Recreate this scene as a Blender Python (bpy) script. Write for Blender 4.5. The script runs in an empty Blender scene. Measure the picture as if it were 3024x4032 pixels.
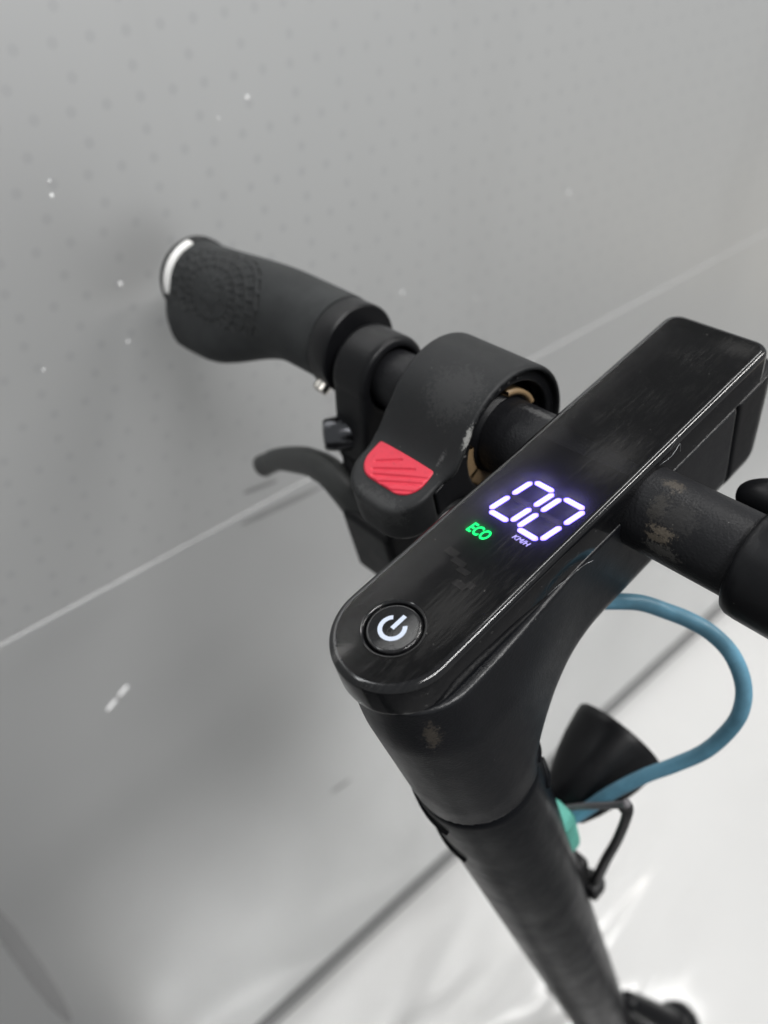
import bpy, bmesh, math, random
import numpy as np
from mathutils import Vector, Matrix
random.seed(7)
scene = bpy.context.scene
COL = scene.collection
K = 0.0008                                   # metres per scooter-frame unit
# scooter frame: x = rider's right, y = along the dashboard, z = out of the dashboard
N_ = np.array([0.99969332, -0.02427804, 0.00488303])
G_ = np.array([0.02476423, 0.98006651, -0.19712018])
U_ = np.cross(N_, G_)
M_ = np.array([N_, G_, U_])
TZ = 0.898
def s2w(p): return K * (M_ @ np.asarray(p, float)) + np.array([0, 0, TZ])

# ------------------------------------------------------------------ camera
rv = np.array([2.304435275090484, 0.8868440226284676, -0.5986870624871551])
tv = np.array([0.003777411065858646, 0.03842680528318698, 0.2657754645357231]) * 1000
th = np.linalg.norm(rv); kx = rv / th
KX = np.array([[0, -kx[2], kx[1]], [kx[2], 0, -kx[0]], [-kx[1], kx[0], 0]])
RC = np.eye(3) + math.sin(th) * KX + (1 - math.cos(th)) * KX @ KX
cam_pos = s2w(-RC.T @ tv)
RW = M_ @ RC.T @ np.diag([1.0, -1.0, -1.0])
cd = bpy.data.cameras.new('camera'); cam = bpy.data.objects.new('camera', cd); COL.objects.link(cam)
mw = Matrix.Identity(4)
for i in range(3):
    for j in range(3): mw[i][j] = RW[i, j]
    mw[i][3] = cam_pos[i]
cam.matrix_world = mw
cd.sensor_fit = 'HORIZONTAL'; cd.sensor_width = 36.0
cd.lens = 3192.365 * 36.0 / 3024.0
cd.clip_start = 0.01; cd.clip_end = 200.0
cd.dof.use_dof = True
foc = s2w((5, 75, 0))
fwd = -RW[:, 2]
cd.dof.focus_distance = float((foc - cam_pos) @ fwd)
cd.dof.aperture_fstop = 9.5
scene.camera = cam

# ------------------------------------------------------------------ world, lamps, exposure
w = bpy.data.worlds.new('World'); scene.world = w; w.use_nodes = True
bg = w.node_tree.nodes['Background']
bg.inputs['Color'].default_value = (0.83, 0.85, 0.86, 1); bg.inputs['Strength'].default_value = 0.46
scene.view_settings.view_transform = 'Standard'
scene.view_settings.look = 'None'
scene.view_settings.exposure = 0.0
scene.view_settings.gamma = 1.0
def area(name, loc, target, sx, sy, power, color=(1, 1, 1)):
    l = bpy.data.lights.new(name, 'AREA'); l.shape = 'RECTANGLE'; l.size = sx; l.size_y = sy
    l.energy = power; l.color = color
    o = bpy.data.objects.new(name, l); COL.objects.link(o); o.location = loc
    d = Vector(target) - Vector(loc); o.rotation_euler = d.to_track_quat('-Z', 'Y').to_euler()
    return o
for lx, ly, pw, c in ((1.25, 0.00, 54, (1, 0.99, 0.98)), (1.25, 1.70, 40, (1, 0.98, 0.95)),
                      (1.60, 3.40, 16, (1, 0.95, 0.88)), (-0.90, -0.80, 7, (0.97, 0.99, 1)), (-0.16, 0.95, 13, (1, 0.99, 0.97))):
    o = area('ceiling_tube', (lx, ly, 2.7), (lx, ly, 0), 0.14, 1.25, pw, c)
    o.rotation_euler = (0, 0, 0)

# ------------------------------------------------------------------ material helpers
class NT:
    def __init__(s, name):
        s.m = bpy.data.materials.new(name); s.m.use_nodes = True
        s.t = s.m.node_tree; s.n = s.t.nodes; s.l = s.t.links
        s.b = s.n['Principled BSDF']
    def node(s, typ, **kw):
        n = s.n.new(typ)
        for k, v in kw.items():
            if k.startswith('i_'):
                key = k[2:]
                sock = n.inputs[int(key)] if key.isdigit() else n.inputs[key.replace('_', ' ')]
                s.set(sock, v)
            else: setattr(n, k, v)
        return n
    def set(s, sock, v):
        if isinstance(v, bpy.types.NodeSocket): s.l.new(v, sock)
        else: sock.default_value = v
    def math(s, op, a, b=0.0, c=0.0, clamp=False):
        n = s.n.new('ShaderNodeMath'); n.operation = op; n.use_clamp = clamp
        s.set(n.inputs[0], a); s.set(n.inputs[1], b); s.set(n.inputs[2], c)
        return n.outputs[0]
    def vmath(s, op, a, b=(0, 0, 0)):
        n = s.n.new('ShaderNodeVectorMath'); n.operation = op
        s.set(n.inputs[0], a)
        if not (op == 'SCALE'): s.set(n.inputs[1], b)
        else: s.set(n.inputs['Scale'], b)
        return n.outputs['Value'] if op in ('LENGTH', 'DISTANCE', 'DOT_PRODUCT') else n.outputs[0]
    def ramp(s, f, lo, hi, a=0.0, b=1.0):
        n = s.n.new('ShaderNodeMapRange'); n.interpolation_type = 'SMOOTHSTEP'
        s.set(n.inputs[0], f); n.inputs[1].default_value = lo; n.inputs[2].default_value = hi
        n.inputs[3].default_value = a; n.inputs[4].default_value = b
        return n.outputs[0]
    def mix(s, f, a, b):
        n = s.n.new('ShaderNodeMix'); n.data_type = 'RGBA'
        s.set(n.inputs[0], f)
        for k, v in ((6, a), (7, b)):
            if isinstance(v, tuple) and len(v) == 3: v = (*v, 1)
            s.set(n.inputs[k], v)
        return n.outputs[2]
    def noise(s, vec, scale, detail=3.0, rough=0.5, dist=0.0):
        n = s.node('ShaderNodeTexNoise'); s.l.new(vec, n.inputs['Vector'])
        n.inputs['Scale'].default_value = scale; n.inputs['Detail'].default_value = detail
        n.inputs['Roughness'].default_value = rough; n.inputs['Distortion'].default_value = dist
        return n.outputs[0]
    def voro(s, vec, scale, feature='F1', rnd=1.0):
        n = s.node('ShaderNodeTexVoronoi', feature=feature); s.l.new(vec, n.inputs['Vector'])
        n.inputs['Scale'].default_value = scale; n.inputs['Randomness'].default_value = rnd
        return n
    def obj(s): return s.node('ShaderNodeTexCoord').outputs['Object']
    def unit(s):                                    # scooter-frame units
        v = s.vmath('SCALE', s.obj(), 1.0 / K)
        return s.vmath('ADD', v, tuple(BASE))
    def stretch(s, vec, sc, rot=(0, 0, 0)):
        n = s.node('ShaderNodeMapping'); s.l.new(vec, n.inputs['Vector'])
        n.inputs['Scale'].default_value = sc; n.inputs['Rotation'].default_value = rot
        return n.outputs[0]
    def bump(s, h, strength=0.3, dist=0.001, normal=None):
        n = s.node('ShaderNodeBump'); s.set(n.inputs['Height'], h)
        n.inputs['Strength'].default_value = strength; n.inputs['Distance'].default_value = dist
        if normal: s.l.new(normal, n.inputs['Normal'])
        return n.outputs[0]
    def setp(s, **kw):
        for k, v in kw.items():
            sock = s.b.inputs[k.replace('_', ' ')]
            if isinstance(v, tuple) and len(v) == 3 and sock.type == 'RGBA': v = (*v, 1)
            s.set(sock, v)
        return s
    def blob(s, u, c, r, soft=0.6, nz=None, amp=0.5, sc=(1, 1, 1)):
        d = s.vmath('LENGTH', s.vmath('MULTIPLY', s.vmath('SUBTRACT', u, tuple(c)), tuple(1.0 / (r * k) for k in sc)))
        if nz is not None: d = s.math('ADD', d, s.math('MULTIPLY', s.math('SUBTRACT', nz, 0.5), amp * 2))
        return s.ramp(d, 1.0, 1.0 - soft)

YBg, ZBg = 108.0, -18.5
BASE = np.array([47.0, 100.0, -1163.0])      # where the stem line meets the floor, scooter frame

def plain(name, col, rough=0.5, metal=0.0, grain=None, gs=0.3, gd=0.0003, spec=0.5, var=0.0):
    a = NT(name); a.setp(Base_Color=col, Roughness=rough, Metallic=metal, Specular_IOR_Level=spec)
    u = a.unit()
    if grain:
        h = a.noise(u, grain, 3, 0.6)
        a.setp(Normal=a.bump(h, gs, gd))
    if var:
        f = a.noise(u, 0.06, 5, 0.65)
        a.setp(Base_Color=a.mix(a.ramp(f, 0.4, 0.75), col, tuple(min(1, c * (1 + var) + 0.004 * var) for c in col)))
        a.setp(Roughness=a.math('ADD', a.math('MULTIPLY', a.noise(u, 0.15, 4), 0.22), rough - 0.11))
    return a.m

def matte_black(name, col=(0.0032, 0.0037, 0.0052), rough=0.5, grain=1.1, gs=0.25, marks=(), spec=0.2):
    a = NT(name); a.setp(Specular_IOR_Level=spec); u = a.unit()
    n1 = a.noise(u, 0.05, 6, 0.7); n2 = a.noise(u, 0.9, 4, 0.7); dustn = a.noise(u, 0.55, 8, 0.85)
    c = a.mix(a.ramp(n1, 0.45, 0.8), col, tuple(k * 1.4 + 0.0008 for k in col))
    sp = a.voro(u, 0.16); spk = a.ramp(sp.outputs['Distance'], 0.045, 0.03)
    c = a.mix(a.math('MULTIPLY', spk, 0.7), c, (0.12, 0.12, 0.115))
    for (ctr, r, sc, k, mc) in marks:
        mk = a.blob(u, ctr, r, 0.45, dustn, 2.2, sc)
        c = a.mix(a.math('MULTIPLY', mk, k), c, mc)
    ve = a.voro(a.vmath('ADD', u, a.vmath('SCALE', a.node('ShaderNodeTexNoise', i_Scale=1.2).outputs[1], 0.5)), grain, 'SMOOTH_F1')
    h = a.math('ADD', ve.outputs['Distance'], a.math('MULTIPLY', n2, 0.7))
    a.setp(Base_Color=c, Roughness=a.ramp(n1, 0.3, 0.8, rough - 0.06, rough + 0.1),
           Normal=a.bump(h, gs, 0.00035))
    return a.m

DIRT = (0.13, 0.11, 0.085)
m_stem = matte_black('stem_black', rough=0.36, grain=1.3, gs=0.14, spec=0.14,
    marks=[((22, -12, -30), 5.5, (0.8, 0.8, 1.7), 0.55, DIRT),
           ((-9, -22, -27), 9, (1, 1, 0.7), 0.7, DIRT)])
m_neck = matte_black('neck_black', rough=0.38, grain=1.3, gs=0.16, spec=0.42,
    marks=[((22, -12, -30), 4.5, (0.7, 0.8, 1.9), 0.32, DIRT), ((-9, -22, -27), 7, (1, 1, 0.7), 0.5, DIRT)])
m_bar = matte_black('bar_black', (0.009, 0.0092, 0.0105), 0.42, 1.1, 0.3,
    marks=[((33, 98, -6.5), 5.5, (0.7, 1.3, 1.2), 0.17, (0.10, 0.09, 0.075)), ((41, 97, -6), 8, (1, 1, 1), 0.4, (0.035, 0.034, 0.033)),
           ((38, 93.0, -11.2), 2.6, (2.2, 0.9, 0.9), 0.6, DIRT), ((37, 91.4, -14.3), 2.2, (2.2, 0.9, 0.9), 0.55, DIRT),
           ((40, 90.3, -18.2), 3.2, (2.4, 1, 1), 0.6, (0.08, 0.078, 0.073)), ((33, 108, -4), 3, (1.5, 1, 1), 0.3, DIRT), ((-31, 112, -5), 4, (2.5, .6, 1), .5, (.1, .1, .1))])
m_plastic = matte_black('plastic_black', (0.0155, 0.0162, 0.0172), 0.5, 2.2, 0.12,
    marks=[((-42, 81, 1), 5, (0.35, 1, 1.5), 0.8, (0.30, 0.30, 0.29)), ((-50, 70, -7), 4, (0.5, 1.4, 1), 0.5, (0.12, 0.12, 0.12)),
           ((-58, 92, 9), 14, (1, 1, 1), 0.12, (0.12, 0.12, 0.12)), ((-60, 45, -20), 9, (2, 0.6, 1), 0.15, (0.14, 0.14, 0.14))])
m_satin = matte_black('satin_black', (0.006, 0.0062, 0.0072), 0.36, 2.0, 0.06)
m_lever = plain('lever_grey', (0.035, 0.037, 0.036), 0.48, 0, 1.0, 0.1)
m_rubber = plain('rubber_grey', (0.018, 0.019, 0.020), 0.72, 0, 1.5, 0.35, 0.0003, 0.35, 0.5)
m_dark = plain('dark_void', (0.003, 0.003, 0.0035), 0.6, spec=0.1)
m_chrome = plain('steel', (0.72, 0.69, 0.64), 0.25, 1.0, 0.5, 0.2)
m_blkchrome = plain('black_chrome', (0.10, 0.102, 0.11), 0.16, 1.0, 0.5, 0.15)
m_silver = plain('reflector_white', (0.92, 0.92, 0.90), 0.35)
m_tan = plain('tan_plastic', (0.20, 0.135, 0.072), 0.5, 0, 0.6, 0.2, 0.0003, 0.5, 0.5)
m_hose = plain('blue_hose', (0.12, 0.295, 0.41), 0.42, 0, 0.5, 0.1, 0.0002, 0.5, 0.35)
m_teal = plain('teal_foam', (0.13, 0.45, 0.37), 0.7, 0, 0.5, 0.5, 0.0006, 0.4, 0.3)
m_cable = plain('cable_black', (0.014, 0.014, 0.015), 0.45)
m_grey = plain('grey_metal', (0.35, 0.36, 0.37), 0.4, 0.8)
m_emb = plain('embossed_ink', (0.05, 0.05, 0.05), 0.5)
m_bin = plain('zip_tie', (0.16, 0.155, 0.165), 0.35)

def gloss_black(name, cover=False):
    a = NT(name); u = a.unit()
    rub = a.noise(a.stretch(u, (0.9, 0.07, 0.3), (0, 0, 0.22)), 1.0, 6, 0.72)
    fine = a.noise(a.stretch(u, (2.6, 0.12, 1), (0, 0, -0.35)), 1.0, 5, 0.7)
    patch = a.noise(u, 0.028, 5, 0.7)
    scr = a.math('MULTIPLY', a.ramp(fine, 0.57, 0.74), a.ramp(patch, 0.42, 0.62))
    haze = a.math('MULTIPLY', a.ramp(rub, 0.42, 0.8), a.ramp(patch, 0.35, 0.7))
    dv = a.voro(u, 0.21); sp = a.ramp(dv.outputs['Distance'], 0.055, 0.03)
    keep = a.math('GREATER_THAN', a.node('ShaderNodeSeparateColor', i_0=dv.outputs['Color']).outputs[0], 0.45)
    sp = a.math('MULTIPLY', sp, keep)
    dv2 = a.voro(a.stretch(u, (1, 0.35, 1), (0, 0, 0.9)), 0.11); sp2 = a.math('MULTIPLY', a.ramp(dv2.outputs['Distance'], 0.035, 0.015), 0.7)
    wear = a.blob(u, (-8, -17.5, -1), 7, 0.9, a.noise(u, 0.5, 8, 0.8), 1.2, (0.5, 1.1, 1.2))
    wear2 = a.blob(u, (13, 182, 0), 12, 0.9, rub, 1.6, (1, 0.6, 1))
    wear3 = a.blob(u, (9, 103, 0), 20, 0.9, rub, 1.5, (0.7, 1, 1))
    wear4 = a.blob(u, (9, 15, 0), 22, 0.9, rub, 1.5, (0.6, 1, 1))
    dust = a.math('ADD', a.math('MULTIPLY', haze, 0.09), a.math('MULTIPLY', scr, 0.15))
    dust = a.math('ADD', dust, a.math('MULTIPLY', a.math('MAXIMUM', sp, sp2), 0.55))
    dust = a.math('ADD', dust, a.math('MULTIPLY', wear, 0.2))
    dust = a.math('ADD', dust, a.math('MULTIPLY', a.math('ADD', a.math('ADD', wear2, wear3), wear4), 0.07), 0, True)
    rough = a.math('ADD', 0.10, a.math('ADD', a.math('MULTIPLY', haze, 0.16), a.math('MULTIPLY', scr, 0.25)))
    if not cover:
        a.setp(Base_Color=a.mix(dust, (0.004, 0.0042, 0.005), (0.22, 0.215, 0.21)), Roughness=rough)
        return a.m
    # smoked polycarbonate sheet: see-through, slightly milky, with a gloss on top
    tr = a.node('ShaderNodeBsdfTransparent', i_Color=(0.42, 0.42, 0.45, 1))
    tl = a.node('ShaderNodeBsdfTranslucent', i_Color=(0.8, 0.8, 0.8, 1))
    df = a.node('ShaderNodeBsdfDiffuse', i_Color=(0.22, 0.215, 0.21, 1))
    gl = a.node('ShaderNodeBsdfGlossy', i_Color=(1, 1, 1, 1), i_Roughness=rough)
    m1 = a.node('ShaderNodeMixShader', i_0=0.065, i_1=tr.outputs[0], i_2=tl.outputs[0])
    m2 = a.node('ShaderNodeMixShader', i_0=dust, i_1=m1.outputs[0], i_2=df.outputs[0])
    fr = a.node('ShaderNodeFresnel', i_IOR=1.33)
    m3 = a.node('ShaderNodeMixShader', i_0=fr.outputs[0], i_1=m2.outputs[0], i_2=gl.outputs[0])
    a.l.new(m3.outputs[0], a.n['Material Output'].inputs['Surface'])
    return a.m
m_gloss = gloss_black('gloss_black')
m_cover = gloss_black('smoked_cover', True)

def emit(name, col, e):
    a = NT(name); a.setp(Base_Color=(0.02, 0.02, 0.02), Emission_Color=col, Emission_Strength=e)
    return a.m
m_led = emit('led_white', (0.17, 0.125, 1.0), 15.0)
m_core = emit('led_core', (0.92, 0.86, 1.0), 5.0)
m_ledg = emit('led_green', (0.0, 1.0, 0.16), 4.6)
m_unit = emit('led_small', (0.50, 0.43, 1.0), 3.2)
m_off = plain('led_off', (0.035, 0.03, 0.024), 0.6)
m_sym = emit('symbol_white', (0.70, 0.80, 1.0), 0.82)
m_sym.node_tree.nodes['Principled BSDF'].inputs['Base Color'].default_value = (0.1, 0.1, 0.1, 1)

a = NT('red_pad'); u = a.unit()
f = a.noise(u, 0.35, 5, 0.7)
dirt = a.math('MULTIPLY', a.ramp(a.noise(a.stretch(u, (0.5, 1, 1), (0, 0, 0.6)), 0.5, 6, 0.8), 0.55, 0.75), 0.5)
a.setp(Base_Color=a.mix(dirt, a.mix(a.ramp(f, 0.5, 0.8), (0.56, 0.026, 0.052), (0.42, 0.022, 0.042)), (0.16, 0.03, 0.035)), Roughness=0.5,
       Normal=a.bump(a.noise(u, 1.8, 2), 0.1, 0.0002))
m_red = a.m

a = NT('grip_rubber'); u = a.unit()
sxyz = a.node('ShaderNodeSeparateXYZ', i_0=u)
phi = a.math('ARCTAN2', a.math('SUBTRACT', sxyz.outputs[2], ZBg), a.math('SUBTRACT', sxyz.outputs[1], YBg))
ga = a.math('DIVIDE', a.math('ADD', sxyz.outputs[0], 242.0), 40.0)
gs_ = a.math('DIVIDE', a.math('MULTIPLY', a.math('SUBTRACT', phi, 2.55), 24.0), 29.0)
rad = a.math('SQRT', a.math('ADD', a.math('MULTIPLY', ga, ga), a.math('MULTIPLY', gs_, gs_)))
tha = a.math('DIVIDE', a.math('ARCTAN2', gs_, ga), 2 * math.pi)
row = a.math('MULTIPLY', rad, 5.0)
fr_ = a.math('ABSOLUTE', a.math('SUBTRACT', a.math('FRACT', row), 0.5))
fa_ = a.math('ABSOLUTE', a.math('SUBTRACT', a.math('FRACT', a.math('ADD', a.math('MULTIPLY', tha, 22.0), a.math('MULTIPLY', a.math('FLOOR', row), 0.5))), 0.5))
cells = a.math('MULTIPLY', a.ramp(fr_, 0.42, 0.26), a.ramp(fa_, 0.42, 0.26))
zone = a.math('MULTIPLY', a.ramp(rad, 1.10, 1.06), a.ramp(rad, 0.42, 0.46))
inner = a.math('MULTIPLY', a.ramp(rad, 0.36, 0.33), a.ramp(a.noise(u, 0.22, 1), 0.5, 0.56))
hgt = a.math('SUBTRACT', a.math('MULTIPLY', a.noise(u, 1.4, 3), 0.12), a.math('MULTIPLY', a.math('ADD', a.math('MULTIPLY', cells, zone), inner), 0.9))
n1 = a.noise(u, 0.05, 5, 0.7)
a.setp(Base_Color=a.mix(a.ramp(n1, 0.35, 0.75), (0.018, 0.0197, 0.0208), (0.030, 0.0325, 0.0335)), Roughness=0.7, Specular_IOR_Level=0.35,
       Normal=a.bump(hgt, 1.0, 0.0018))
m_grip = a.m

# wall and floor
def wall_mat(name, dots=True, r0=0.36):
    a = NT(name); p = a.obj()
    sx = a.node('ShaderNodeSeparateXYZ', i_0=p)
    y, z = sx.outputs[1], sx.outputs[2]
    base = (0.67, 0.678, 0.678)
    n1 = a.noise(p, 2.2, 5, 0.6); n2 = a.noise(a.stretch(p, (1, 9, 2.2), (0.5, 0, 0)), 1.0, 4, 0.6)
    c = a.mix(a.ramp(n1, 0.3, 0.75), base, (0.63, 0.637, 0.637))
    c = a.mix(a.math('MULTIPLY', a.ramp(n2, 0.5, 0.8), 0.35), c, (0.56, 0.565, 0.565))
    if dots:
        def lat(y0, sy, z0, sz, r):
            fy = a.math('MULTIPLY', a.math('SUBTRACT', a.math('FRACT', a.math('DIVIDE', a.math('SUBTRACT', y, y0), sy)), 0.5), sy)
            fz = a.math('MULTIPLY', a.math('SUBTRACT', a.math('FRACT', a.math('DIVIDE', a.math('SUBTRACT', z, z0), sz)), 0.5), sz)
            d = a.math('SQRT', a.math('ADD', a.math('MULTIPLY', fy, fy), a.math('MULTIPLY', fz, fz)))
            return a.ramp(d, r, r * 0.35)
        d1 = lat(0.0538 - 0.00835, 0.0167, 0.9997 - 0.0131, 0.0262, 0.0034)
        d2 = lat(0.0582 - 0.01425, 0.0285, 0.9862 - 0.0131, 0.0262, 0.0034)
        dm = a.math('MAXIMUM', d1, d2)
        fade = a.math('ADD', 0.25, a.math('MULTIPLY', a.noise(p, 7.0, 2), 0.9))
        dm = a.math('MULTIPLY', a.math('MULTIPLY', dm, fade), 0.33)
        c = a.mix(dm, c, (0.46, 0.468, 0.485))
    a.setp(Base_Color=c, Roughness=a.ramp(n1, 0.3, 0.7, r0, r0 + 0.12), Specular_IOR_Level=0.5, Metallic=0.66,
           Normal=a.bump(a.noise(p, 7.0, 1.5), 0.022, 0.004))
    return a.m
m_wall = wall_mat('wall_film')
m_wall2 = wall_mat('wall_film_lower', False, 0.36)
m_trim = plain('joint_metal', (0.05, 0.051, 0.053), 0.35)
m_bead = plain('joint_bead', (0.40, 0.404, 0.408), 0.35)
m_refl = plain('painted_reflection', (0.24, 0.24, 0.242), 0.5)
m_speck = plain('speck_white', (0.95, 0.95, 0.95), 0.3)
a = NT('floor_white'); p = a.obj()
n1 = a.noise(p, 1.3, 5, 0.6)
wr = a.noise(a.stretch(p, (7.0, 1.6, 1.0), (0, 0, 0.28)), 1.0, 2, 0.5, 0.6)
loc = a.ramp(a.vmath('LENGTH', a.vmath('MULTIPLY', a.vmath('SUBTRACT', p, (-0.12, 0.18, 0)), (4.5, 2.2, 1))), 1.2, 0.2)
sm = a.ramp(a.voro(a.stretch(p, (3, 1, 1)), 6.0).outputs['Distance'], 0.10, 0.04)
a.setp(Base_Color=a.mix(a.math('MULTIPLY', sm, 0.35), a.mix(a.ramp(n1, 0.35, 0.7), (0.58, 0.58, 0.577), (0.54, 0.54, 0.537)), (0.5, 0.5, 0.49)),
       Roughness=0.15, Coat_Weight=0.6, Coat_Roughness=0.08, Normal=a.bump(a.math('MULTIPLY', wr, a.math('ADD', 0.12, a.math('MULTIPLY', loc, 1.3))), 1.0, 0.04))
m_floor = a.m

m_tile = plain('ground_beige', (0.40, 0.37, 0.32), 0.4)
m_added_floor = plain('added_floor_grey', (0.02, 0.02, 0.022), 0.5)
# ------------------------------------------------------------------ mesh helpers
def tag(o, label=None, cat=None, group=None, kind=None):
    for k, v in (('label', label), ('category', cat), ('group', group), ('kind', kind)):
        if v: o[k] = v
    return o
def mk(name, verts, faces, mat, parent=None, smooth=True, angle=None):
    me = bpy.data.meshes.new(name)
    v = np.asarray(verts, float)
    if parent is not None or SC[0]: v = (v - BASE) * K
    me.from_pydata(v.tolist(), [], [list(map(int, f)) for f in faces])
    me.materials.append(mat)
    bm = bmesh.new(); bm.from_mesh(me)
    bmesh.ops.recalc_face_normals(bm, faces=bm.faces)
    if smooth:
        for f in bm.faces: f.smooth = True
        if angle:
            for e in bm.edges:
                if len(e.link_faces) == 2 and e.calc_face_angle(0) > math.radians(angle): e.smooth = False
    bm.to_mesh(me); bm.free(); me.update()
    o = bpy.data.objects.new(name, me); COL.objects.link(o)
    if parent is not None: o.parent = parent
    return o
SC = [False]
def loft(rings, cap0=True, cap1=True, closed=True):
    n = len(rings[0]); V = np.concatenate([np.asarray(r, float) for r in rings]); F = []
    for i in range(len(rings) - 1):
        for j in range(n if closed else n - 1):
            k = (j + 1) % n
            F.append((i * n + j, i * n + k, (i + 1) * n + k, (i + 1) * n + j))
    if cap0: F.append(tuple(range(n))[::-1])
    if cap1: F.append(tuple(range((len(rings) - 1) * n, len(rings) * n)))
    return V, F
def join(*parts):
    V = []; F = []; o = 0
    for v, f in parts:
        V.append(np.asarray(v, float)); F += [tuple(i + o for i in q) for q in f]; o += len(v)
    return np.concatenate(V), F
def frame(d):
    d = np.asarray(d, float); d = d / np.linalg.norm(d)
    a = np.array([0, 0, 1.0]) if abs(d[2]) < 0.9 else np.array([1.0, 0, 0])
    u = np.cross(a, d); u /= np.linalg.norm(u); return d, u, np.cross(d, u)
def lathe(origin, axis, prof, n=48, cap=True, a0=0.0, a1=2 * math.pi):
    d, u, v = frame(axis); o = np.asarray(origin, float); rings = []
    full = abs(a1 - a0 - 2 * math.pi) < 1e-6
    for t, r in prof:
        an = np.linspace(a0, a1, n, endpoint=not full)
        rings.append([o + d * t + r * (math.cos(q) * u + math.sin(q) * v) for q in an])
    return loft(rings, cap, cap, full)
def smooth_path(P, sub=6):
    P = [np.asarray(p, float) for p in P]; out = []
    for i in range(len(P) - 1):
        p0 = P[max(i - 1, 0)]; p1 = P[i]; p2 = P[i + 1]; p3 = P[min(i + 2, len(P) - 1)]
        for k in range(sub):
            t = k / sub
            out.append(0.5 * (2 * p1 + (p2 - p0) * t + (2 * p0 - 5 * p1 + 4 * p2 - p3) * t * t + (3 * p1 - p0 - 3 * p2 + p3) * t ** 3))
    out.append(P[-1]); return out
def tube(P, r, n=12, sub=6, ell=None):
    Q = smooth_path(P, sub) if sub > 1 else [np.asarray(p, float) for p in P]
    m = len(Q); rs = np.interp(np.linspace(0, 1, m), np.linspace(0, 1, len(r)), r) if hasattr(r, '__len__') else [r] * m
    rings = []; d0, u, v = frame(Q[1] - Q[0])
    for i in range(m):
        d = Q[min(i + 1, m - 1)] - Q[max(i - 1, 0)]; d /= np.linalg.norm(d)
        u = u - d * (u @ d); u /= np.linalg.norm(u); v = np.cross(d, u)
        e = ell or (1, 1)
        rings.append([Q[i] + rs[i] * (math.cos(q) * u * e[0] + math.sin(q) * v * e[1]) for q in np.linspace(0, 2 * math.pi, n, endpoint=False)])
    return loft(rings)
def rbox(lo, hi, r=1.0, seg=3):
    bm = bmesh.new(); bmesh.ops.create_cube(bm, size=1.0)
    lo = np.asarray(lo, float); hi = np.asarray(hi, float)
    for v in bm.verts: v.co = Vector(((lo + hi) / 2 + np.array(v.co) * (hi - lo)).tolist())
    if r > 0: bmesh.ops.bevel(bm, geom=bm.edges[:], offset=r, segments=seg, affect='EDGES', profile=0.5)
    bm.verts.index_update()
    V = np.array([v.co[:] for v in bm.verts]); F = [tuple(v.index for v in f.verts) for f in bm.faces]; bm.free(); return V, F
def sdf_mesh(f, lo, hi, h):                   # surface nets over a distance field, then snapped to it
    lo = np.asarray(lo, float); nx, ny, nz = [int(math.ceil((b - a) / h)) + 1 for a, b in zip(lo, hi)]
    X, Y, Z = np.meshgrid(lo[0] + h * np.arange(nx), lo[1] + h * np.arange(ny), lo[2] + h * np.arange(nz), indexing='ij')
    D = f(X, Y, Z); S = D < 0
    c = np.zeros((nx - 1, ny - 1, nz - 1), int)
    for i in (0, 1):
        for j in (0, 1):
            for k in (0, 1): c += S[i:nx - 1 + i, j:ny - 1 + j, k:nz - 1 + k]
    act = (c > 0) & (c < 8); idx = -np.ones(act.shape, int); idx[act] = np.arange(act.sum())
    I = np.argwhere(act); acc = np.zeros((len(I), 3)); cnt = np.zeros(len(I))
    cor = [(i, j, k) for i in (0, 1) for j in (0, 1) for k in (0, 1)]
    for A in cor:
        for ax in range(3):
            if A[ax] == 0:
                B = list(A); B[ax] = 1
                da = D[I[:, 0] + A[0], I[:, 1] + A[1], I[:, 2] + A[2]]; db = D[I[:, 0] + B[0], I[:, 1] + B[1], I[:, 2] + B[2]]
                cr = (da < 0) != (db < 0)
                t = np.where(cr, da / np.where(cr, da - db, 1), 0)
                pa = np.array(A, float); q = np.repeat(pa[None], len(I), 0); q[:, ax] += t
                acc[cr] += q[cr]; cnt[cr] += 1
    V = lo + h * (I + acc / cnt[:, None]); F = []
    for ax in range(3):
        o1, o2 = [q for q in range(3) if q != ax]
        sl = [slice(1, -1)] * 3; sl[ax] = slice(0, None)
        a = S.take(range(0, S.shape[ax] - 1), ax); b = S.take(range(1, S.shape[ax]), ax)
        E = np.argwhere(a != b)
        E = E[(E[:, o1] > 0) & (E[:, o2] > 0) & (E[:, o1] < S.shape[o1] - 1) & (E[:, o2] < S.shape[o2] - 1)]
        def g(d1, d2):
            q = E.copy(); q[:, o1] += d1; q[:, o2] += d2; return idx[q[:, 0], q[:, 1], q[:, 2]]
        Q = np.stack([g(-1, -1), g(0, -1), g(0, 0), g(-1, 0)], 1)
        F.append(Q)
    F = np.concatenate(F); F = F[(F >= 0).all(1)]
    e = h * 0.05
    for _ in range(3):
        d = f(V[:, 0], V[:, 1], V[:, 2])
        gr = np.stack([f(V[:, 0] + (e if q == 0 else 0), V[:, 1] + (e if q == 1 else 0), V[:, 2] + (e if q == 2 else 0)) - d for q in range(3)], 1) / e
        gn = np.maximum((gr ** 2).sum(1), 0.25)
        V = V - np.clip(d / gn, -h * .5, h * .5)[:, None] * gr * 0.9
    return V, F.tolist()
def smin(a, b, k):
    h = np.clip(0.5 + 0.5 * (b - a) / k, 0, 1); return b * (1 - h) + a * h - k * h * (1 - h)
def smax(a, b, k): return -smin(-a, -b, k)
def sbox2(x, y, hx, hy, r):
    qx = np.abs(x) - hx + r; qy = np.abs(y) - hy + r
    return np.minimum(np.maximum(qx, qy), 0) + np.hypot(np.maximum(qx, 0), np.maximum(qy, 0)) - r
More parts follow.
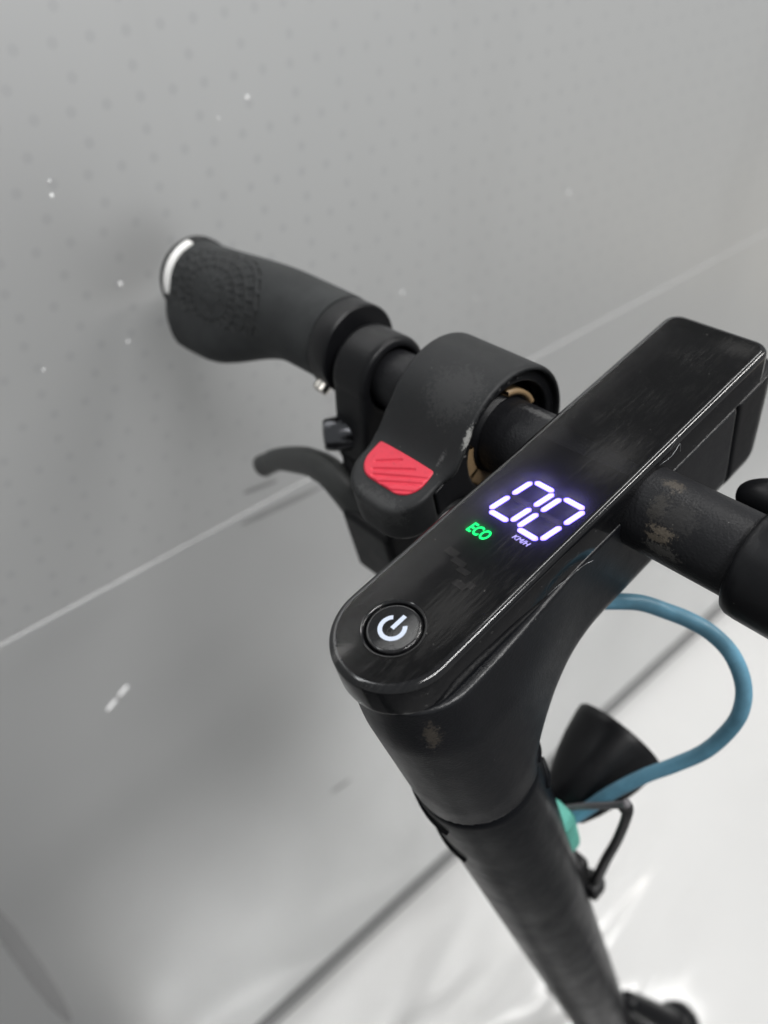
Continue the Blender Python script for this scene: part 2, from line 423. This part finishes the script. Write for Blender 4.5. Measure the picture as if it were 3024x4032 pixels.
def sbox3(x, y, z, hx, hy, hz, r):
    qx = np.abs(x) - hx + r; qy = np.abs(y) - hy + r; qz = np.abs(z) - hz + r
    return np.minimum(np.maximum(np.maximum(qx, qy), qz), 0) + np.sqrt(np.maximum(qx, 0) ** 2 + np.maximum(qy, 0) ** 2 + np.maximum(qz, 0) ** 2) - r
def sstep(x, a, b):
    t = np.clip((x - a) / (b - a), 0, 1); return t * t * (3 - 2 * t)
def hexring(P, z0, z1):                        # flat polygon prism
    P = [tuple(p) for p in P]
    return loft([[(x, y, z0) for x, y in P], [(x, y, z1) for x, y in P]])

# ================================================================== SETTING
XW = -0.2655
SEAM = 0.7235
def plate(lo, hi, r): return rbox(lo, hi, r, 3)
wall = bpy.data.objects.new('panelled_wall', None); COL.objects.link(wall)
tag(wall, 'glossy grey panelled wall behind the handlebar, faint dots and a long level joint', 'wall')
def wpart(name, vf, mat, angle=40, **kw):
    SC[0] = False
    o = mk(name, vf[0], vf[1], mat, None, 'panel' not in name, angle); o.parent = wall; return tag(o, **kw)
wpart('upper_panel', plate((XW - 0.02, -2.5, SEAM + 0.0003), (XW, 4.5, 1.32), 0.0003), m_wall)
wpart('lower_panel', plate((XW - 0.02, -2.5, 0.0435), (XW + 0.0004, 4.5, SEAM - 0.0003), 0.0002), m_wall2)
wpart('joint_strip', lathe((XW - 0.0004, -2.5, SEAM), (0, 1, 0), [(0, 0.0007), (7.0, 0.0007)], 16), m_bead)
wpart('base_trim', plate((XW - 0.02, -2.5, 0.0), (XW + 0.0012, 4.5, 0.043), 0.0), m_trim)
wpart('trim_bead', lathe((XW - 0.001, -2.5, 0.020), (0, 1, 0), [(0, 0.0038), (7.0, 0.0038)], 12), m_bead)
# pale dust flecks stuck on the wall film
sp = []
for y, z, r in [(.143, .963, 1), (.035, .943, .9), (.24, .828, 1), (.407, .85, 1.1), (.055, .895, 1), (.051, .865, .8), (-.055, .69, .9),
                (.032, .635, 1.2), (-.002, .64, 1), (-.029, .332, 1.7), (.125, .957, .5), (.006, .867, .6), (-.107, .599, 1), (.036, .949, .6), (.31, .80, .6), (.49, .80, .7)]:
    sp.append(lathe((XW, y, z), (1, 0, 0), [(-0.0005, 0.0011 * r), (0.0002, 0.0010 * r), (0.0003, 0.0005 * r)], 8))
def streak(a, b, r):
    a = np.array((XW + 0.0003, *a)); b = np.array((XW + 0.0003, *b)); return tube([a, b], [r, r], 6, 1)
sp += [streak((-.029, .630), (-.022, .634), .0011), (streak((-.019, .636), (-.012, .640), .0011))]
def REFL_STREAKS(): return [refl_streak((-.146, .53), (-.1505, .325), .0065), refl_streak((.092, .7165), (.160, .7115), .0024), refl_streak((.098, .7395), (.124, .7355), .0016), refl_streak((.125, .358), (.150, .3545), .0022)]
f = wpart('dust_fleck', join(*sp), m_speck); f['kind'] = 'stuff'
def refl_streak(a, b, r, m=None):
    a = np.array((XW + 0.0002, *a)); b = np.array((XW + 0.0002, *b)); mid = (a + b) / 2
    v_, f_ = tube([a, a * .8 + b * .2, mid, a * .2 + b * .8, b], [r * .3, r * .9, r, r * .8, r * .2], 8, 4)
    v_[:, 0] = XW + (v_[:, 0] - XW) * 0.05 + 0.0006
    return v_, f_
wpart('reflection_streak', join(*REFL_STREAKS()), m_refl)  # thin grey strips that paint blurred dark reflections onto the wall
v, q = loft([[(-0.30, -1.6, 0), (1.35, -1.6, 0)], [(-0.30, 4.6, 0), (1.35, 4.6, 0)]], False, False, False)
gr = mk('ground', v, q, m_tile, None, False); tag(gr, 'beige floor beyond the white sheet', None, None, 'structure')
v, q = loft([[(0.155, -1.5, 0.004), (1.2, -1.5, 0.004)], [(0.155, 2.0, 0.004), (1.2, 2.0, 0.004)]], False, False, False)
gm = mk('added_dark_floor', v, q, m_added_floor, None, False); tag(gm, 'added dark floor, out of view, beside the white sheet', None, None, 'structure')  # unseen, added to darken what the wall and black plastic reflect
v, q = loft([[(-0.26, -1.5, 0.004), (0.1535, -1.5, 0.004)], [(-0.26, -0.11, 0.004), (0.1535, -0.13, 0.004)]], False, False, False)
gm = mk('added_dark_floor', v, q, m_added_floor, None, False); tag(gm, 'added dark floor, out of view, behind the white sheet', None, None, 'structure')  # also unseen and added, keeps the lower wall's reflection dark
v, q = loft([[(XW - 0.004, -0.10, 0.004), (0.15, -0.12, 0.004)], [(XW - 0.004, 4.5, 0.004), (0.15, 4.5, 0.004)]], False, False, False)
fl = mk('floor', v, q, m_floor, None, False); tag(fl, 'glossy white floor sheet below the scooter', None, None, 'structure')

# ================================================================== SCOOTER
SC[0] = True
root = bpy.data.objects.new('electric_scooter', None); COL.objects.link(root)
rm = Matrix.Identity(4); bw = s2w(BASE)
for i in range(3):
    for j in range(3): rm[i][j] = M_[i, j]
    rm[i][3] = bw[i]
root.matrix_world = rm
tag(root, 'black electric scooter with lit speed display and red thumb throttle beside grey wall', 'scooter')
def part(name, vf, mat, parent=None, angle=None, smooth=True, **kw):
    return tag(mk(name, vf[0], vf[1], mat, parent or root, smooth, angle), **kw)

YB, ZB = 106.4, -20.3
def xc(z): return 0.043 * (-z)
def yc(z): return 3.7 + 0.0864 * (-z)
def rs(z): return 25.4 + 2.8 * sstep(-z, 12, 46)
# ---- neck (head of the stem under the dashboard)
def f_neck(x, y, z):
    st = np.hypot(x - xc(z), y - yc(z)) - rs(z)
    bx = np.maximum(sbox2(x, z + 36, 23.4, 36, 17), y - 168.5)
    d = smin(st, bx, 46)
    r = rs(z); far = sstep(y, 10, 70)
    xm = xc(z) * (1 - far); r = r * (1 - far) + np.minimum(r, 23.4) * far
    stad = np.where(y < yc(z), st, np.abs(x - xm) - r)
    d = smax(d, stad, 1.5)
    d = smax(d, -z - 112 + 0.0864 * (y - 14) + 0.04 * (x - 4), 0.6)
    d = smax(d, z + 16.0, 0.8); d = smax(d, y - 168.0, 1.0)
    return d
part('neck', sdf_mesh(f_neck, (-34, -32, -122), (40, 172, -13), 1.5), m_neck)
def f_nose(x, y, z):
    d = sbox2(x, z + 36, 23.0, 36, 15)
    d = smax(d, 169.6 - y, 1.0); d = smax(d, y - 203 - 0.10 * (z + 16), 14); d = smax(d, z + 16.2, 0.8)
    return d
part('headlight_housing', sdf_mesh(f_nose, (-26, 166, -76), (26, 210, -13), 1.5), m_satin)
# ---- stem tube
rings = []
for z in np.concatenate([[-112.2, -112.5, -113.2], np.linspace(-118, -1010, 30)]):
    r = 28.15 - (0.45 if z > -112.8 else (0.12 if z > -113.5 else 0)) - 0.0012 * (-z - 112)
    c = np.array([xc(z), yc(z), z])
    rings.append([c + np.array([r * math.cos(q), r * math.sin(q), 0.0]) - np.array([0, 0, 1]) * (-0.0864 * r * math.sin(q) - 0.04 * r * math.cos(q)) for q in np.linspace(0, 2 * math.pi, 64, endpoint=False)])
stem = part('stem', loft(rings), m_stem)
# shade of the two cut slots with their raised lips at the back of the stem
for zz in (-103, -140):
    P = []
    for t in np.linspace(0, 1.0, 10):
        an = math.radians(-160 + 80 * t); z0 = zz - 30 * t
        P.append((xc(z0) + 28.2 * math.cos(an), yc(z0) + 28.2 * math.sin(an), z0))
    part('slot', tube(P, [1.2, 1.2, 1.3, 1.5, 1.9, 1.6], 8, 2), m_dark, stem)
for zz in (-100, -128):
    P = []
    for t in np.linspace(0, 1, 6):
        an = math.radians(58 - 22 * t); z0 = zz - 8 * t
        P.append((xc(z0) + 28.6 * math.cos(an), yc(z0) + 28.6 * math.sin(an), z0))
    part('lip', tube(P, [0.8, 1.6, 1.8, 1.0], 8, 2), m_stem, stem)

# ---- dashboard
L, H = 190.76, 23.0
def outline(d, z, nn=40, nc=8):
    r = H - d; P = []
    for q in np.linspace(math.pi, 2 * math.pi, nn): P.append((r * math.cos(q), r * math.sin(q), z))
    rc = max(7.0 - d, 0.5)
    for y in np.linspace(20, 160, 8): P.append((r, y, z))
    for q in np.linspace(0, math.pi / 2, nc): P.append((H - 7 + rc * math.cos(q), L - 7 + rc * math.sin(q), z))
    for q in np.linspace(math.pi / 2, math.pi, nc): P.append((-H + 7 + rc * math.cos(q), L - 7 + rc * math.sin(q), z))
    for y in np.linspace(160, 20, 8): P.append((-r, y, z))
    return P
rg = [outline(0.9, -15.4), outline(0.15, -15.0), outline(0, -14), outline(0, -2.6)]
for q in np.linspace(0.12, math.pi / 2, 12): rg.append(outline(2.6 * (1 - math.cos(q)), -2.6 + 2.6 * math.sin(q)))
rg += [outline(3.0, 0.0), outline(3.02, -4.4)]
dash = part('dashboard', loft(rg, True, False), m_gloss, None, 50)
part('display_backing', loft([outline(3.0, -4.8), outline(3.0, -4.3)]), m_dark, dash, None, False)
def plate_hole(outer, c, r, z, n=64):
    bm = bmesh.new()
    a = [bm.verts.new(p) for p in outer]; b = [bm.verts.new((c[0] + r * math.cos(q), c[1] + r * math.sin(q), z)) for q in np.linspace(0, 2 * math.pi, n, endpoint=False)]
    es = [bm.edges.new((s[i], s[(i + 1) % len(s)])) for s in (a, b) for i in range(len(s))]
    bmesh.ops.triangle_fill(bm, use_beauty=True, edges=es, normal=(0, 0, 1))
    bm.verts.index_update(); V = np.array([v.co[:] for v in bm.verts]); F = [tuple(v.index for v in f.verts) for f in bm.faces]; bm.free(); return V, F
BX, BY = -1.0, 0.0
part('display_cover', plate_hole(outline(2.7, 0.03), (BX, BY), 11.2, 0.03), m_cover, dash, None, False)
part('button_bezel', lathe((BX, BY, 0), (0, 0, 1), [(-3.1, 10.15), (-1.3, 10.15), (-0.6, 10.3), (-0.15, 10.65), (0.03, 11.25)], 96, False), m_gloss, dash)
btn = part('power_button', lathe((BX, BY, 0), (0, 0, 1), [(-3.1, 9.55), (-1.0, 9.55), (-0.45, 9.4), (-0.15, 9.05), (-0.08, 8.6), (-0.2, 8.0), (-0.22, 0.1)], 96), m_gloss, None, 60)
def rot2(x, y, an): return (x * math.cos(an) - y * math.sin(an), x * math.sin(an) + y * math.cos(an))
arc = []
for q in np.linspace(math.radians(90 + 42), math.radians(90 + 318), 60):
    arc.append([(BX - 0.3 + r * math.cos(q), BY - 0.25 + r * math.sin(q), zz) for r, zz in ((5.0, -0.25), (5.0, -0.14), (3.45, -0.14), (3.45, -0.25))])
bar_ = hexring([(BX - 0.3 + x, BY - 0.25 + y) for x, y in ((-0.78, -0.2), (0.78, -0.2), (0.78, 6.0), (-0.78, 6.0))], -0.25, -0.14)
part('power_symbol', join(loft(arc), bar_), m_sym, btn, None, False)

# ---- seven-segment figures 00, lettering
def seg_poly(a, b, wd=1.08, pt=0.75):
    a = np.array(a, float); b = np.array(b, float); d = (b - a) / np.linalg.norm(b - a); n = np.array([-d[1], d[0]])
    return [a + d * 0.12 - n * wd * 0.35, a + d * 0.12 + n * wd * 0.35, a + d * pt * 1.2 + n * wd, b - d * pt * 1.2 + n * wd, b - d * 0.12 + n * wd * 0.35, b - d * 0.12 - n * wd * 0.35, b - d * pt * 1.2 - n * wd, a + d * pt * 1.2 - n * wd]
def sh(x, y): return (x + 0.195 * (y - 70), y)
ZS = -3.0
def digit(x0, x1, y0, y1):
    ym = (y0 + y1) / 2; g = 0.75
    segs = [((x0, y0 + g), (x0, ym - g), 1), ((x0, ym + g), (x0, y1 - g), 1), ((x1, y0 + g), (x1, ym - g), 1), ((x1, ym + g), (x1, y1 - g), 1),
            ((x0 + g, y0), (x1 - g, y0), 1), ((x0 + g, y1), (x1 - g, y1), 1), ((x0 + g, ym), (x1 - g, ym), 0)]
    for a, b, on in segs:
        P = [sh(*p) for p in seg_poly(a, b)]
        n = len(P); c = np.mean(P, 0); V = [(p[0], p[1], ZS - 0.3) for p in P] + [(p[0], p[1], ZS) for p in P]
        aa = np.array(sh(*a)); bb = np.array(sh(*b)); dd = (bb - aa) / np.linalg.norm(bb - aa)
        for p in P:
            r_ = np.array(p) - c; al = dd * (r_ @ dd); V.append((*(c + al * 0.82 + (r_ - al) * 0.7), ZS))
        F = [tuple(range(n))[::-1]] + [(k, (k + 1) % n, n + (k + 1) % n, n + k) for k in range(n)] + [(n + k, n + (k + 1) % n, 2 * n + (k + 1) % n, 2 * n + k) for k in range(n)] + [tuple(range(2 * n, 3 * n))]
        o = part('digit_segment', (V, F), m_led if on else m_off, dash, None, False, label=None if on else 'unlit middle bar of the figure')
        if on:
            o.data.materials.append(m_core)
            o.data.polygons[len(F) - 1].material_index = 1
digit(-10.4, -0.3, 59.4, 80.2)
digit(3.4, 13.7, 58.9, 79.8)
def text(name, s, x, y, size, shear, mat, weight=0.0, sx=1.0, z=-1.0, spacing=1.0):
    cu = bpy.data.curves.new(name, 'FONT'); cu.body = s; cu.size = size; cu.shear = shear; cu.offset = weight; cu.extrude = 0.1; cu.space_character = spacing
    cu.align_x = 'CENTER'; cu.align_y = 'CENTER'; cu.resolution_u = 4
    o = bpy.data.objects.new(name, cu); COL.objects.link(o)
    me = bpy.data.meshes.new_from_object(o.evaluated_get(bpy.context.evaluated_depsgraph_get()))
    V = np.array([v.co[:] for v in me.vertices]); F = [tuple(p.vertices) for p in me.polygons]
    bpy.data.objects.remove(o); bpy.data.curves.remove(cu); bpy.data.meshes.remove(me)
    V[:, 0] *= sx; V += np.array([x, y, z]); return part(name, (V, F), mat, dash, None, False)
text('mode_text', 'ECO', -7.0, 48.2, 6.5, 0.22, m_ledg, 0.16, 0.66, -1.0, 1.06)
text('unit_text', 'KM/H', 7.5, 54.0, 2.9, 0.25, m_unit, 0.0, 0.98)
# unlit symbols under the smoked cover
for x, y, wx, wy in ((-10, 37, 2.5, 1.5), (-5, 35, 2.8, 1.3), (-1, 33, 2.4, 1.2), (2, 28, 2.6, 1.4), (5, 30, 1.6, 1.3)):
    part('unlit_icon', hexring([(x - wx, y - wy), (x + wx, y - wy), (x + wx + .5, y + wy), (x - wx + .5, y + wy)], ZS - 0.6, ZS - 0.4), m_off, dash, None, False)
# lint caught on the dashboard edge
P1 = [(23.4, 48, -13.2), (24.6, 53, -11.5), (24.3, 58, -13.5), (25.6, 62, -11.5), (25.2, 67, -13.5), (26, 70, -14)]
P2 = [(23.2, 113, -3.5), (25, 118, -1.5), (24.8, 123, 0.5), (24.6, 124, -4.5)]
P3 = [(23.0, 119, -1), (24.2, 121, 3.2), (24.4, 122, 5.2)]
l_ = part('lint', join(tube(P1, .07, 5), tube(P2, .09, 5, 3), tube(P3, .06, 5, 3)), m_grey, dash); l_['kind'] = 'stuff'

# ---- handlebar
AX = (1, 0, 0); O = (0, YB, ZB)
part('handlebar', lathe((0, YB, ZB), AX, [(-288, 11), (-288, 13), (-112, 14.2), (-108, 14.4), (-80, 14.6), (-70, 16.6), (-20, 16.7), (20, 16.3), (64, 16.2), (70, 14), (300, 13.5), (300, 11)], 64), m_bar)

# ---- thumb throttle
def thr_prof(y, z):
    zz = z + 21 - 0.20 * (y - 60)
    return smin(np.hypot(y - YB, z - ZB) - 32.6, smax(np.abs(y - 70) - 27, np.abs(zz + 3.5) - 9.5, 2.5), 13)
def f_thr(x, y, z):
    r = np.hypot(y - YB, z - ZB)
    ringd = smax(r - 32.6, np.abs(x + 64.5) - 22.5, 2.5)
    # paddle reaching back to the rider
    yy = y - 70; zz = z + 21 - 0.20 * (y - 60)
    pad = sbox2(x + 66, yy, 21, 27, 16)
    pad = smax(pad, np.abs(zz + 3.5) - 9.5, 2.5)
    d = smin(ringd, pad, 13)
    d = np.maximum(d, np.abs(x + 64.5) - 22.7)
    bore = np.maximum(r - 25.5, -(x + 53))
    rec = np.maximum(np.maximum(thr_prof(y, z) + 2.2, 61.0 - y), -(x + 46.5))
    d = smax(d, -bore, .5); d = smax(d, -rec, .5)
    d = smax(d, -(r - 15.2), .3)
    return d
thr = part('throttle', sdf_mesh(f_thr, (-104, 38, -58), (-38, 142, 16), 1.15), m_plastic)
def f_shade_plate(x, y, z):
    d = smax(np.maximum(thr_prof(y, z) + 2.7, 61.8 - y), np.abs(x + 47.0) - 2.2, .6)
    return smax(d, -(np.hypot(y - YB, z - ZB) - 25.0), .6)
part('throttle_shade_plate', sdf_mesh(f_shade_plate, (-52, 58, -56), (-42, 140, 12), 1.0), m_satin, thr)  # darker inset plate, puts the shade of the housing's right flank into colour
part('throttle_sleeve', lathe(O, AX, [(-53, 25.2), (-52, 25.2), (-52, 17.6), (-47.5, 17.6), (-47.5, 16.9), (-53, 16.9)], 48, False), m_satin, thr)
part('inner_ring', lathe(O, AX, [(-52, 20.6), (-46.8, 20.4), (-46.8, 18.2), (-52, 18.2)], 32, False, 0.08 * math.pi, 0.42 * math.pi), m_tan, thr)
for a0, a1 in ((162, 199), (204, 252)):
    part('inner_block', lathe(O, AX, [(-52, 18.4), (-48.2, 18.4), (-47.8, 18.8), (-47.8, 24), (-48.2, 24.5), (-52, 24.5)], 14, True, math.radians(a0), math.radians(a1)), m_tan, thr)
# embossed characters round the throttle face
em = []
for k, q in enumerate(np.linspace(2.45, 4.0, 9)):
    c = np.array([-44.8, YB + 27.4 * math.cos(q - 1.2), ZB + 27.4 * math.sin(q - 1.2)])
    em.append(rbox(c - np.array([.25, .35 + .3 * (k % 3), .6]), c + np.array([.25, .4, .3 + .4 * (k % 2)]), 0.1, 1))
part('embossed_mark', join(*em), m_emb, thr)['kind'] = 'stuff'
# red pad: D shaped, slightly domed, with grooves
def padz(y): return -21 + 0.20 * (y - 60) + 6.0
def f_red(x, y, z):
    cx = x + 66.3; cy = y - 60
    zz = z - padz(y)
    d = sbox2(cx, cy - 4.0, 16.4, 12.5, 9.5)
    d = smax(d, y - 68.2, 1.0)
    d = smax(d, np.abs(zz) - 1.3 + 0.0022 * (cx * cx + cy * cy) * 0.5, 1.0)
    for xa, ya, xb, yb in ((-76.5, 58.6, -66.8, 64.7), (-74.7, 55.2, -58.3, 63.9), (-72.6, 53.1, -50.3, 63.6), (-67.7, 51.8, -51.0, 60.3), (-60, 51.4, -51, 55.9)):
        t = np.clip(((x - xa) * (xb - xa) + (y - ya) * (yb - ya)) / ((xb - xa) ** 2 + (yb - ya) ** 2), 0, 1)
        q = np.hypot(x - xa - t * (xb - xa), y - ya - t * (yb - ya))
        d = smax(d, -(np.hypot(q, zz - 1.25) - 0.7), .3)
    return d
part('thumb_pad', sdf_mesh(f_red, (-84, 46, -24), (-48, 70, -8), .42), m_red, thr, label='red ribbed thumb pad')

# ---- brake clamp, lever, switch box
def f_clamp(x, y, z):
    r1 = np.hypot(y - YB, z - ZB) - 20.6
    # segment towards the bolt boss
    ay, az, by, bz = YB, ZB, 89.0, -57.0
    t = np.clip(((y - ay) * (by - ay) + (z - az) * (bz - az)) / ((by - ay) ** 2 + (bz - az) ** 2), 0, 1)
    d2 = np.hypot(y - ay - t * (by - ay), z - az - t * (bz - az)) - (20.6 - 8.5 * t)
    d = smax(np.minimum(r1, d2), np.abs(x + 127.0) - 12.0, 4.0)
    d = smax(d, -(np.hypot(y - YB, z - ZB) - 15.8), 1.2)
    cut = np.maximum(np.abs(y - 93.5 - 0.45 * (z + 50)) - 1.2, z + 36)
    return smax(d, -cut, .4)
cl = part('brake_clamp', sdf_mesh(f_clamp, (-142, 70, -74), (-105, 130, 5), 1.3), m_satin)
bd = np.array([-0.55, -0.80, 0.2]); bd /= np.linalg.norm(bd)
bo = np.array([-130.5, 86, -47])
part('bolt', lathe(bo, bd, [(-6, 9.2), (0, 9.2), (8, 9), (15, 8), (16.2, 6.8), (16.2, 4), (12, 3.8), (12, .1)], 20), m_blkchrome, cl, 40)
part('bolt', lathe((-118, 80, -66), (-.5, -.8, .2), [(0, 3.4), (5, 3.4), (5.6, 2.8), (5.6, 1.4), (3.5, 1.3), (3.5, .1)], 14), m_cable, cl, 40)
part('brake_arm', tube([(-131, 90, -56), (-126, 84, -72), (-118, 80, -88), (-112, 78, -98)], [13, 12.5, 12, 12], 16, 4, (1, .75)), m_satin)
lev = part('brake_lever', tube([(-230, 71.5, -121), (-226, 71.5, -115.5), (-215, 72, -106.5), (-203, 72, -97.0), (-186, 72, -87.0), (-166, 72, -77.0), (-156, 72, -74), (-145, 72, -73), (-134, 72, -78), (-124, 73, -91), (-112, 75, -108)],
     [5, 7.4, 6.9, 7.0, 8.2, 9.2, 10, 11, 12, 12.5, 11], 18, 6, (.7, 1)), m_lever)
part('brake_switch_box', sdf_mesh(lambda x, y, z: sbox3(x + 111, y - 80, z + 106, 18.5, 18, 23.5, 4.0), (-134, 56, -134), (-88, 104, -78), 1.3), m_satin)

# ---- left grip with palm wing
rings = []; NS = 72
def off(t): return 4.0 - 3.5 * float(sstep(np.array(t), 0.3, 1.0))
xs = np.concatenate([np.linspace(-157, -160, 3), np.linspace(-164, -284, 42), [-286]])
for x in xs:
    t = (-x - 157) / 129.0
    r0 = 22.7 + 0.6 * math.sin(t * math.pi) - (0.5 if t < .005 else 0)
    wing = 18.5 * float(sstep(np.array(t), 0.22, 0.74)) * (1 - 0.30 * float(sstep(np.array(t), 0.93, 1.03)))
    ring_ = []
    for q in np.linspace(0, 2 * math.pi, NS, endpoint=False):
        da = (q - math.radians(222) + math.pi) % (2 * math.pi) - math.pi
        rr = r0 + wing * math.exp(-(da / 0.62) ** 2)
        ring_.append((x, YB + off(t) + rr * math.cos(q), ZB + off(t) + rr * math.sin(q)))
    rings.append(ring_)
grip = part('handlebar_grip', loft(rings), m_grip, None, 60)
part('grip_collar', lathe((0, YB + 3.2, ZB + 3.2), AX, [(-156, 22.0), (-156, 22.8), (-155.3, 23.3), (-144.2, 23.3), (-143.2, 22.4), (-143.2, 15)], 64), m_satin, grip, 40)
part('grip_collar', lathe((0, YB + .5, ZB + .5), AX, [(-293.5, 17), (-293.5, 22.5), (-292, 24), (-287.5, 24), (-286, 23)], 64), m_satin, grip, 40)
part('end_reflector', lathe((0, YB + .5, ZB + .5), AX, [(-287.6, 23.6), (-287.6, 24.4), (-282.5, 24.4), (-282.5, 23)], 32, False, math.radians(85), math.radians(170)), m_silver, grip, 40)
def screw(c, d, r, par): part('screw', lathe(c, d, [(-3, r), (1.2, r), (1.8, r * .8), (1.8, r * .5), (.4, r * .45), (.4, .05)], 14), m_chrome, par, 40)
def ong(x, an, r): return np.array([x, YB + 1.5 + r * math.cos(an), ZB + 1.5 + r * math.sin(an)]), np.array([0, math.cos(an), math.sin(an)])
c_, d_ = ong(-151, math.radians(204), 23.4); screw(c_, d_, 4.3, grip)
c_, d_ = ong(-284, math.radians(196), 24.4); screw(c_, d_, 3.6, grip)

# ---- right grip and its bell lever
g2 = part('handlebar_grip', lathe(O, AX, [(64, 16), (64, 18.2), (64.8, 19.6), (66.6, 20.6), (70, 20.9), (150, 21.6), (250, 22), (298, 22), (302, 20), (302, 10)], 64), m_satin, None, 50, label='right grip with a rounded inner end')
part('bell_clamp', lathe(O, AX, [(98, 21), (98, 25), (99, 26), (113, 26), (114, 25), (114, 21)], 48), m_satin)
part('bell_lever', tube([(42, 140, -31), (45, 140.5, -30), (53, 142, -28), (66, 144, -27), (82, 142, -27), (100, 136, -27), (106, 127, -25)], [3.4, 6.4, 8.6, 9.6, 9.6, 8.5, 7], 20, 6, (1, .9)), m_satin)
part('bell_lever', tube([(66, 158, -34), (78, 156, -31), (92, 148, -30), (104, 136, -28)], [5, 6, 6, 6], 14, 5), m_satin)

# ---- hose, horn and bracket at the front of the stem
hose = [(6, 82, -70), (18.3, 98.0, -76.4), (24.3, 106.0, -81.3), (31.8, 112.0, -86.9), (40.6, 116.0, -90.2), (50.0, 119.0, -95.0), (59.9, 120.0, -103.1), (68.0, 118.0, -115.4), (71.5, 114.0, -128.1), (70.4, 110.0, -142.7), (65.0, 102.0, -159.9), (55.8, 93.0, -173.4), (46.1, 83.0, -183.8), (36.3, 72.0, -198.0), (27.9, 62.0, -214.6), (18, 48.0, -232)]
part('brake_hose', tube(hose, 3.6, 16, 6), m_hose, label='thick blue hose looping down to the stem')
hd = np.array([0.012, 0.98, 0.18]); hd /= np.linalg.norm(hd)
hc = np.array([13.0, 62.0, -232.0])
part('horn', lathe(hc, hd, [(-6, .5), (-6, 9), (-3, 13), (6, 17.5), (18, 21.8), (30, 24.8), (42, 26.8), (47, 27.2), (48, 26.6), (47.4, 25.2), (36, 22), (20, 15), (8, .5)], 56), m_satin, None, 50)
part('foam_pad', sdf_mesh(lambda x, y, z: sbox3(x - 22, (y - 46) - .0864 * (-z - 215), z + 220 + 0.5 * (x - 20) + 2.2 * np.sin(x * 1.3) * np.sin(z * .9) * (z < -236), 7.5, 6, 21, 4), (4, 34, -262), (42, 62, -180), 1.4), m_teal, label='torn teal foam pad on the stem front')
part('zip_tie', tube([(20, 52, -210), (30, 57, -200), (46, 62, -181.5), (50, 62, -173)], [1.6, 1.8, 1.8, 2.2], 10, 4), m_bin)
part('hook_arm', tube([(47, 64, -184), (48.5, 65.5, -194), (44, 65, -235), (38, 63, -275), (31, 62, -326), (29, 60, -336)], [2.6, 3.0, 3.3, 3.7, 4.2, 3.2], 14, 5, (1.3, .8)), m_cable)
part('hook_base', join(rbox((12, 44, -330), (30, 60, -285), 4), rbox((24, 54, -336), (37, 66, -318), 2.5)), m_cable)

# ---- fork, wheels, mudguard, deck
def zoff(z): return np.array([xc(z), yc(z), z])
part('fork', tube([zoff(-985), zoff(-1000), zoff(-1040)], [31, 33, 30], 24, 3), m_stem)
WC = np.array([50.0, 45.0, -1046.0])
def wheel(c, guard):
    wh = part('wheel', lathe(c, AX, [(-9, 20), (-10, 45), (-8, 62), (8, 62), (10, 45), (9, 20)], 40), m_grey, None, 40)
    pr = [(20 * math.sin(q), 80 + 22 * math.cos(q)) for q in np.linspace(-math.pi * .98, math.pi * .98, 24)]
    part('tyre', lathe(c, AX, pr, 64, False), m_rubber, wh)
    return wh
wheel(WC, True)
fr = []
for q in np.linspace(math.radians(20), math.radians(140), 26):
    r = 116.0
    fr.append([(WC[0] + r2 * math.sin(s), WC[1] + (r + 18 * math.cos(s) - 18) * math.cos(q), WC[2] + (r + 18 * math.cos(s) - 18) * math.sin(q)) for s, r2 in [(s, 33) for s in np.linspace(-1.25, 1.25, 13)]])
part('mudguard', loft(fr, False, False, False), m_satin)
part('fork_leg', tube([zoff(-960) + np.array([34, 6, 0]), zoff(-985) + np.array([33, 16, 0]), WC + np.array([33, 0, 60]), WC + np.array([33, 0, 0])], [6, 9, 10, 11], 12, 5), m_satin)
part('fork_leg', tube([zoff(-960) + np.array([-30, 6, 0]), zoff(-985) + np.array([-31, 16, 0]), WC + np.array([-33, 0, 60]), WC + np.array([-33, 0, 0])], [6, 9, 10, 11], 12, 5), m_satin)
part('fork_bracket', tube([(44, 92, -712), (60, 108, -764), (76, 124, -822), (88, 136, -872)], [9, 12, 15, 15], 14, 5), m_satin)
part('bracket_knob', lathe((84, 136, -845), (0.3, .3, .9), [(-40, 4), (-40, 22), (-6, 24), (4, 22), (12, 15), (15, 6), (15.5, .3)], 24), m_satin)
part('front_cable', tube([(2, 48, -690), (-22, 54, -760), (-32, 62, -815), (-36, 68, -860), (-30, 78, -930), (2, 86, -1000)], 3.6, 10, 6), m_cable)
part('deck_neck', tube([zoff(-1000), zoff(-1020) + np.array([0, -60, -10]), (46, -120, -985), (46, -190, -1000)], [26, 26, 26, 22], 20, 5, (1, .8)), m_stem)
dk = rbox((-42, -790, -45), (42, -120, 0), 10, 3)
dv = dk[0].copy(); dv[:, 2] += -1000 + 0.0; dv[:, 0] += 46
dv[:, 2] = dv[:, 2] - 0.2012 * (dv[:, 1] * -1 - 150) * -1.0
part('deck', (dv, dk[1]), m_plastic, None, 40)
RWc = np.array([46.0, -900.0, -858.0])
wheel(RWc, False)
for sx in (-1, 1):
    part('rear_fork', rbox((46 + sx * 30 - 4, -905, -866), (46 + sx * 30 + 4, -770, -842), 3), m_satin)
